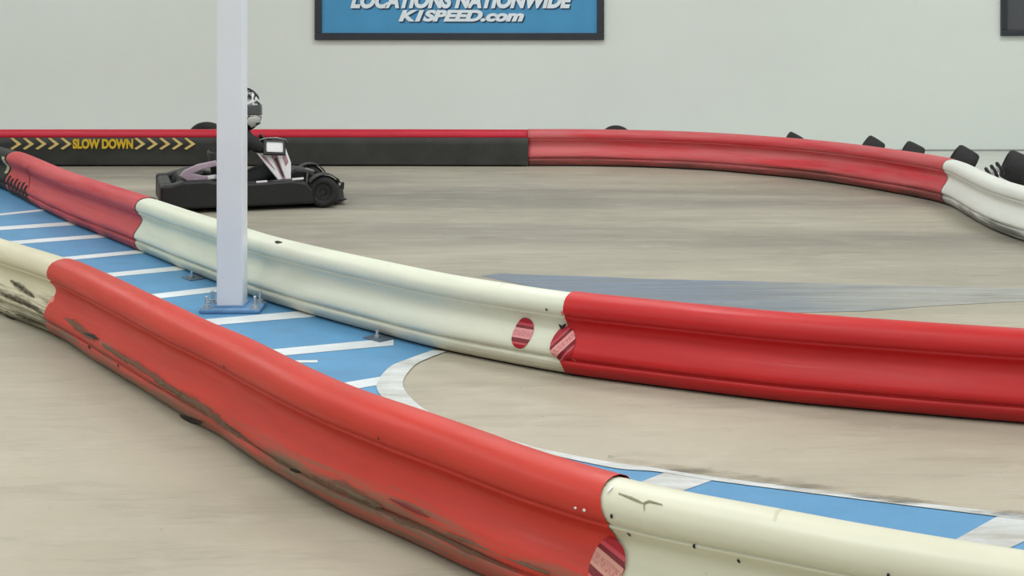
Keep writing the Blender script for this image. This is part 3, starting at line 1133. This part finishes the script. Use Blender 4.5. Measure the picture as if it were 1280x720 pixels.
def nose(bm):
    pts = []
    for i in range(17):
        a = math.pi * (i / 16 - 0.5)
        pts.append((0.50 + 0.215 * math.cos(a) ** 0.6 if abs(math.cos(a)) > 1e-6 else 0.50, 0.33 * math.sin(a)))
    for zz0, zz1, th in ((0.03, 0.105, 0.05),):
        o = [bm.verts.new((x, y, zz0)) for x, y in pts]
        o2 = [bm.verts.new((x - 0.012, y * 0.98, zz1)) for x, y in pts]
        i1 = [bm.verts.new((x - th, y * 0.86, zz0)) for x, y in pts]
        i2 = [bm.verts.new((x - th, y * 0.86, zz1)) for x, y in pts]
        for k in range(16):
            bm.faces.new((o[k], o[k + 1], o2[k + 1], o2[k]))
            bm.faces.new((o2[k], o2[k + 1], i2[k + 1], i2[k]))
            bm.faces.new((i2[k], i2[k + 1], i1[k + 1], i1[k]))
            bm.faces.new((i1[k], i1[k + 1], o[k + 1], o[k]))
        bm.faces.new((o[0], o2[0], i2[0], i1[0]))
        bm.faces.new((o[16], i1[16], i2[16], o2[16]))


part('front_bumper', nose, M['black'])
part('front_cowl', lambda bm: prism(bm, [(0.28, 0.05), (0.28, 0.24), (0.33, 0.275), (0.42, 0.255), (0.48, 0.225), (0.50, 0.18), (0.58, 0.11), (0.62, 0.05)], -0.13, 0.13, 0.02), M['black'])
for s in (-1, 1):
    part('winglet', lambda bm: prism(bm, [(0.655, 0.095), (0.70, 0.095), (0.705, 0.150), (0.690, 0.156)], s * 0.10, s * 0.13, 0.004), M['black'])


def wheel(x, y, R, W, steer):
    rot = Matrix.Translation((x, y, R + 0.002)) @ Matrix.Rotation(steer, 4, 'Z')
    bm = bmesh.new()
    prof = [(R * 0.52, -W * 0.42), (R * 0.72, -W / 2), (R * 0.92, -W * 0.46), (R, -W * 0.3), (R, W * 0.3), (R * 0.92, W * 0.46), (R * 0.72, W / 2), (R * 0.52, W * 0.42), (R * 0.50, 0)]
    vs = lathe(bm, prof, 32, 'Y', closed=True)
    bmesh.ops.transform(bm, matrix=rot, verts=vs)
    bmesh.ops.recalc_face_normals(bm, faces=bm.faces[:])
    w = finish('wheel', bm, M['rubber'], kart, True)
    bm = bmesh.new()
    vs = lathe(bm, [(R * 0.18, -W * 0.44), (R * 0.22, -W * 0.34), (R * 0.5, -W * 0.38), (R * 0.53, -W * 0.2), (R * 0.53, W * 0.2), (R * 0.5, W * 0.38), (R * 0.22, W * 0.34), (R * 0.18, W * 0.44)], 20, 'Y')
    bolts = []
    for k in range(3):
        a = 2 * math.pi * k / 3
        bolts += lathe(bm, [(0.008, -W * 0.42), (0.008, W * 0.42)], 6, 'Y', loc=(math.cos(a) * R * 0.36, 0, math.sin(a) * R * 0.36))
    bmesh.ops.transform(bm, matrix=rot, verts=vs + bolts)
    bmesh.ops.recalc_face_normals(bm, faces=bm.faces[:])
    finish('rim', bm, M['black'], w, False)
    return w


for s in (-1, 1):
    wheel(0.507, s * 0.365, 0.118, 0.12, r_(-18))
    wheel(-0.46, s * 0.20, 0.135, 0.16, 0)


def fender(s):
    def f(bm):
        rows = []
        for i in range(13):
            a = r_(28 + 118 * i / 12)
            c, sn = math.cos(a), math.sin(a)
            rows.append([bm.verts.new((0.507 + c * rr, s * yy, 0.120 + sn * rr)) for rr, yy in ((0.132, 0.30), (0.138, 0.30), (0.138, 0.425), (0.132, 0.425))])
        for a, b in zip(rows, rows[1:]):
            for k in range(4):
                bm.faces.new((a[k], b[k], b[(k + 1) % 4], a[(k + 1) % 4]))
        bm.faces.new(rows[0])
        bm.faces.new(rows[-1])
    return f


for s in (-1, 1):
    part('front_fender', fender(s), M['black'])

# nose panel: a white V with mauve stripes on the steering column
def pan(pts, th, mat, name, parent, off=0.0, bev=0.003):
    """piece of the nose panel; pts are (s, t): s across, t down the panel, both metres"""
    bm = bmesh.new()
    yaw = r_(-74)
    ac = Vector((-math.sin(yaw), math.cos(yaw), 0))          # across
    fw = Vector((math.cos(yaw), math.sin(yaw), 0))           # facing
    dn = Vector((0.105, -0.05, -0.268))                      # down the panel over t = 1
    nrm = (fw * 0.9 + Vector((0, 0, 0.35))).normalized()
    org = Vector((0.132, -0.165, 0.425))

    def w(s, tt, o):
        bulge = 0.022 * (1 - (s / 0.14) ** 2)
        return org + ac * s + dn * tt + fw * bulge + nrm * o
    a = [bm.verts.new(w(s, tt, off)) for s, tt in pts]
    b = [bm.verts.new(w(s, tt, off - th)) for s, tt in pts]
    n = len(pts)
    bm.faces.new(a)
    bm.faces.new(list(reversed(b)))
    for i in range(n):
        bm.faces.new((a[i], b[i], b[(i + 1) % n], a[(i + 1) % n]))
    bmesh.ops.triangulate(bm, faces=[f for f in bm.faces if len(f.verts) > 4])
    bmesh.ops.recalc_face_normals(bm, faces=bm.faces[:])
    return finish(name, bm, mat, parent)


np_ = pan([(-0.128, -0.02), (-0.112, -0.06), (-0.060, 0.12), (0.060, 0.12), (0.100, -0.06), (0.122, -0.02), (0.116, 0.38), (0.033, 1.0), (-0.028, 1.0), (-0.098, 0.30)], 0.012, M['white_plastic'], 'nose_panel', kart)
np_['label'] = 'white V-shaped nose panel'
for pts in ([(-0.024, 0.15), (0.024, 0.15), (0.012, 0.86), (-0.010, 0.86)], [(-0.105, 0.10), (-0.070, 0.19), (-0.040, 0.55), (-0.088, 0.26)], [(0.100, 0.12), (0.064, 0.20), (0.058, 0.46), (0.094, 0.36)]):
    pan(pts, 0.006, M['pink_stripe'], 'panel_stripe', np_, 0.004)
pan([(-0.010, 0.22), (0.010, 0.22), (0.005, 0.75), (-0.005, 0.75)], 0.004, M['gash'], 'panel_stripe', np_, 0.007)


def plate_box(w, h, th, off):
    def f(bm):
        vs = box(bm, (w, th, h), (0, 0, 0), (0, 0, 0), 0.010, 2)
        m = Matrix.Translation((0.150, -0.225, 0.448)) @ Matrix.Rotation(r_(4), 4, 'Y') @ Matrix.Rotation(r_(3), 4, 'Z') @ Matrix.Rotation(r_(-24), 4, 'X') @ Matrix.Translation((0, off, 0))
        bmesh.ops.transform(bm, matrix=m, verts=bm.verts[:])
    return f


pb = part('number_plate', plate_box(0.172, 0.122, 0.016, 0), M['black'])
o = part('plate_face', plate_box(0.126, 0.078, 0.006, -0.010), M['white_plastic'], pb)
o['label'] = 'white plate face'
part('screen_hoop', lambda bm: tube(bm, [(0.00, -0.13, 0.470), (0.04, -0.14, 0.500), (0.10, -0.13, 0.512), (0.18, -0.12, 0.512), (0.25, -0.10, 0.495), (0.27, -0.09, 0.46)], 0.006, 8), M['chrome'], smooth=True)


def steer(bm):
    pts = []
    for i in range(36):
        a = 2 * math.pi * i / 36
        v = Vector((0, 0.13 * math.cos(a), 0.13 * math.sin(a)))
        v = Matrix.Rotation(r_(-32), 4, 'Y') @ v
        pts.append(v + Vector((0.14, 0, 0.415)))
    tube(bm, pts, 0.012, 8, True)
    c = Vector((0.155, 0, 0.405))
    for i in (3, 18, 33):
        tube(bm, [pts[i], c], 0.008, 8)
    tube(bm, [c, (0.30, 0, 0.24)], 0.011, 8)


part('steering_wheel', steer, M['black'], smooth=True)


def seat(bm):
    sec = [(0.14, 0.075, 0.16), (0.02, 0.055, 0.17), (-0.12, 0.055, 0.18), (-0.22, 0.09, 0.185), (-0.27, 0.19, 0.185), (-0.30, 0.31, 0.175), (-0.32, 0.42, 0.15)]
    rows = []
    for x, z, w in sec:
        row = []
        for k in range(9):
            a = (k / 8 - 0.5) * 2
            row.append(Vector((x + (0.05 if z > 0.15 else 0.0) * abs(a) ** 3, w * a, z + (0.07 if z < 0.15 else 0.0) * abs(a) ** 4)))
        rows.append(row)
    A = [[bm.verts.new(v) for v in r] for r in rows]
    B = [[bm.verts.new(v + Vector((-0.014, 0, -0.014))) for v in r] for r in rows]
    for q in (A, B):
        for a, b in zip(q, q[1:]):
            for k in range(8):
                bm.faces.new((a[k], a[k + 1], b[k + 1], b[k]))
    for i in range(len(A) - 1):
        for k in (0, 8):
            bm.faces.new((A[i][k], A[i + 1][k], B[i + 1][k], B[i][k]))
    for r in (0, -1):
        for k in range(8):
            bm.faces.new((A[r][k], A[r][k + 1], B[r][k + 1], B[r][k]))


part('seat', seat, M['black'], smooth=True)
part('motor_cover', lambda bm: prism(bm, [(-0.58, 0.05), (-0.56, 0.24), (-0.46, 0.285), (-0.36, 0.275), (-0.34, 0.05)], -0.10, 0.22, 0.02), M['black'])
for s in (-1,):
    fr = part('rear_fairing', lambda bm: prism(bm, [(x - 0.03, z) for x, z in [(-0.53, 0.268), (-0.50, 0.305), (-0.40, 0.350), (-0.26, 0.375), (-0.25, 0.335), (-0.36, 0.312), (-0.43, 0.285), (-0.35, 0.262), (-0.26, 0.270), (-0.25, 0.236), (-0.38, 0.222), (-0.47, 0.228)]],
                                                s * 0.29, s * 0.325, 0.008), M['lavender'])
    fr['label'] = 'lavender V-shaped rear fairing'
    part('fairing_spot', lambda bm: box(bm, (0.05, 0.006, 0.026), (-0.33, s * 0.328, 0.252), (0, r_(-8), 0), 0.003), M['white_plastic'], fr)
for x0, x1, z in ((-0.006, 0.076, 0.220), (0.26, 0.348, 0.232)):
    o = part('pod_badge', lambda bm: box(bm, (x1 - x0, 0.012, 0.016), ((x0 + x1) / 2, -0.40, z - 0.006), (0, r_(-3), 0), 0.003), M['white_plastic'])
    o['label'] = 'short white strip'
part('brake_pedal', lambda bm: (box(bm, (0.07, 0.05, 0.022), (0.425, -0.18, 0.262), (0, r_(18), 0), 0.005), tube(bm, [(0.41, -0.18, 0.25), (0.40, -0.18, 0.16)], 0.008, 8)), M['chrome'])


# ------------------------------------------------------------------ driver
def skin_mesh(verts, edges, radii, root, levels=2):
    me = D.meshes.new('body')
    me.from_pydata(verts, edges, [])
    o = D.objects.new('body', me)
    COL.objects.link(o)
    md = o.modifiers.new('s', 'SKIN')
    md.use_smooth_shade = True
    md.branch_smoothing = 0.3
    for i, r in enumerate(radii):
        sv = me.skin_vertices[0].data[i]
        sv.radius = r if isinstance(r, tuple) else (r, r)
        sv.use_root = (i == root)
    sb = o.modifiers.new('b', 'SUBSURF')
    sb.levels = levels
    sb.render_levels = levels
    bpy.context.view_layer.update()
    dg = bpy.context.evaluated_depsgraph_get()
    out = D.meshes.new_from_object(o.evaluated_get(dg))
    D.objects.remove(o)
    D.meshes.remove(me)
    return out


V, E, R = [], [], []


def J(p, r, par=None):
    V.append(tuple(p))
    R.append(r)
    if par is not None:
        E.append((par, len(V) - 1))
    return len(V) - 1


pel = J((-0.15, 0, 0.155), (0.095, 0.115))
sp1 = J((-0.165, 0, 0.29), (0.085, 0.105), pel)
ch = J((-0.09, 0, 0.44), (0.095, 0.125), sp1)
nb_ = J((-0.060, 0, 0.545), (0.05, 0.055), ch)
nk = J((-0.058, 0, 0.590), (0.045, 0.045), nb_)
h1 = J((-0.055, 0, 0.655), (0.075, 0.07), nk)
h2 = J((-0.055, 0, 0.745), (0.088, 0.078), h1)
h3 = J((-0.06, 0, 0.81), (0.06, 0.055), h2)
for s in (-1, 1):
    sh = J((-0.045, s * 0.140, 0.515), 0.056, ch)
    el = J((0.045, s * 0.205, 0.440), 0.042, sh)
    wr = J((0.105, s * 0.165, 0.455), 0.027, el)
    pm = J((0.138, s * 0.148, 0.462), (0.022, 0.030), wr)
    for k, (dz, ln) in enumerate(((0.020, 0.9), (0.008, 1.0), (-0.005, 0.95), (-0.017, 0.8))):
        a = J((0.165, s * (0.150 - k * 0.001), 0.466 + dz), 0.009, pm)
        b = J((0.175, s * (0.128 - 0.004 * ln), 0.460 + dz), 0.0085, a)
        J((0.155, s * (0.116), 0.452 + dz), 0.0075, b)
    a = J((0.128, s * 0.125, 0.478), 0.010, pm)
    J((0.140, s * 0.108, 0.484), 0.008, a)
    hp = J((-0.11, s * 0.085, 0.145), 0.075, pel)
    kn = J((0.17, s * 0.125, 0.270), 0.055, hp)
    an = J((0.36, s * 0.085, 0.130), 0.036, kn)
    J((0.375, s * 0.085, 0.085), 0.032, an)
    tb = J((0.41, s * 0.085, 0.150), (0.030, 0.036), an)
    J((0.425, s * 0.085, 0.205), (0.020, 0.032), tb)

me = skin_mesh(V, E, R, 0)
me.name = 'person'
me.materials.clear()
me.materials.append(M['skin'])
me.materials.append(M['cloth'])
for p in me.polygons:
    c = p.center
    hand = False                      # dark gloves
    head = c.z > 0.585
    p.material_index = 0 if (hand or head) else 1
    p.use_smooth = True
driver = D.objects.new('person', me)
COL.objects.link(driver)
driver.location = kart.location
driver.rotation_euler = kart.rotation_euler
tag(driver, 'person in dark clothing and a black and white helmet sitting in the go-kart', 'person')

# jacket: a shell over trunk and arms
bm = bmesh.new()
bm.from_mesh(me)
bm.faces.ensure_lookup_table()
kill = [f for f in bm.faces if not (f.material_index == 1 and (f.calc_center_median().z > 0.19) and f.calc_center_median().x < 0.105 and
                                   not (f.calc_center_median().z < 0.32 and f.calc_center_median().x > -0.04))]
bmesh.ops.delete(bm, geom=kill, context='FACES')
bm.normal_update()
nv = {v: v.normal.copy() for v in bm.verts}
for v in bm.verts:
    q = 0.008 + 0.006 * mnoise.noise(v.co * 14)
    v.co += nv[v] * q
for f in bm.faces:
    f.material_index = 0
jk = finish('jacket', bm, M['cloth'], driver, True)
sol = jk.modifiers.new('thick', 'SOLIDIFY')
sol.thickness = 0.004
jk['label'] = 'dark jacket'


# helmet
def helm_pt(th, ph, k=1.0):
    """th around (0 = face), ph -90..90"""
    x = math.cos(ph) * math.cos(th)
    y = math.cos(ph) * math.sin(th)
    z = math.sin(ph)
    ax = 0.148 if x < 0 else 0.140
    if z < 0 and x > 0:
        ax += 0.014 * min(1, -z * 2.2)
    return Vector((ax * x, 0.122 * y, (0.168 if z > 0 else 0.162) * z)) * k


def helmet_shell():
    bm = bmesh.new()
    nT, nP = 56, 30
    rows = []
    for j in range(nP + 1):
        ph = r_(-62 + (90 + 62) * j / nP)
        rows.append([bm.verts.new(helm_pt(2 * math.pi * i / nT - math.pi, ph)) for i in range(nT)])
    for j in range(nP):
        for i in range(nT):
            try:
                f = bm.faces.new((rows[j][i], rows[j][(i + 1) % nT], rows[j + 1][(i + 1) % nT], rows[j + 1][i]))
            except ValueError:
                continue
            f.smooth = True
    bmesh.ops.remove_doubles(bm, verts=bm.verts[:], dist=1e-5)
    bmesh.ops.recalc_face_normals(bm, faces=bm.faces[:])
    return bm


hm = Mat('helmet_graphics', 0.25, 0.5)
vv = hm.coord('Object', (1, 1, 1))
nz = hm.noise(hm.coord('Object', (1.6, 1.0, 1.3), (0.3, 0.2, 0.1)), 7.5, 2, 0.5, 1.4)
hm.color(hm.ramp(nz, [(0.0, srgb(24, 24, 27)), (0.40, srgb(40, 40, 44)), (0.43, srgb(140, 142, 145)), (0.48, srgb(205, 207, 209)), (0.60, srgb(222, 222, 222)), (0.63, srgb(60, 60, 64))], 'CONSTANT'))
he = finish('helmet', helmet_shell(), hm.m, driver)
he['label'] = 'black, white and silver full-face helmet'
he.location = (-0.056, 0, 0.720)
he.rotation_euler = (0, r_(4), r_(-28))
hs = he.modifiers.new('thick', 'SOLIDIFY')
hs.thickness = 0.006
bm = bmesh.new()
rows = []
for j in range(9):
    ph = r_(-7 + 27 * j / 8)
    rows.append([bm.verts.new(helm_pt(r_(-78 + 156 * i / 24), ph, 1.018 - 0.012 * (abs(i - 12) / 12) ** 4)) for i in range(25)])
for a, b in zip(rows, rows[1:]):
    for i in range(24):
        bm.faces.new((a[i], a[i + 1], b[i + 1], b[i]))
vz = finish('visor', bm, M['visor'], he, True)
vz.modifiers.new('thick', 'SOLIDIFY').thickness = 0.004
bm = bmesh.new()
for yy in (-0.03, 0.03):
    q = helm_pt(math.atan2(yy, 0.13), r_(-34), 1.0)
    box(bm, (0.012, 0.030, 0.020), q, (0, r_(30), math.atan2(yy, 0.13)), 0.004)
finish('chin_vent', bm, M['black'], he)
bm = bmesh.new()
tube(bm, [helm_pt(0, r_(p_), 1.012) for p_ in range(34, 150, 8)], [0.004] + [0.010] * 13 + [0.004], 8)
finish('crown_ridge', bm, M['black'], he, True)

# ------------------------------------------------------------------ lamps of the hall
LIGHT = 1.0
for iy, y in enumerate((-0.5, 3.6, 7.6, 11.4)):
    for ix, x in enumerate((-5.6, 0.0, 5.6)):
        l = D.lights.new('ceiling_lamp', 'AREA')
        l.shape = 'RECTANGLE'
        l.size = 2.4
        l.size_y = 1.2
        l.energy = 95 * LIGHT
        l.color = (0.965, 1.0, 0.995)
        o = D.objects.new('ceiling_lamp', l)
        COL.objects.link(o)
        o.location = (x, y, ZC - 0.05)
w = D.worlds.new('world')
SC.world = w
w.use_nodes = True
w.node_tree.nodes['Background'].inputs[0].default_value = (0.8, 0.85, 0.9, 1)
w.node_tree.nodes['Background'].inputs[1].default_value = 0.2

# ------------------------------------------------------------------ camera
cd = D.cameras.new('camera')
cam = D.objects.new('camera', cd)
COL.objects.link(cam)
cam.location = (0, 0, CH)
cam.rotation_euler = (math.pi / 2, 0, 0)
cd.sensor_width = 36.0
cd.lens = F / 1280 * 36.0
cd.shift_y = -(360 - CY) / 1280
cd.clip_start = 0.05
SC.camera = cam
SC.view_settings.view_transform = 'Standard'
SC.view_settings.look = 'None'
SC.view_settings.gamma = 1
SC.view_settings.use_curve_mapping = False
SC.view_settings.exposure = -0.20
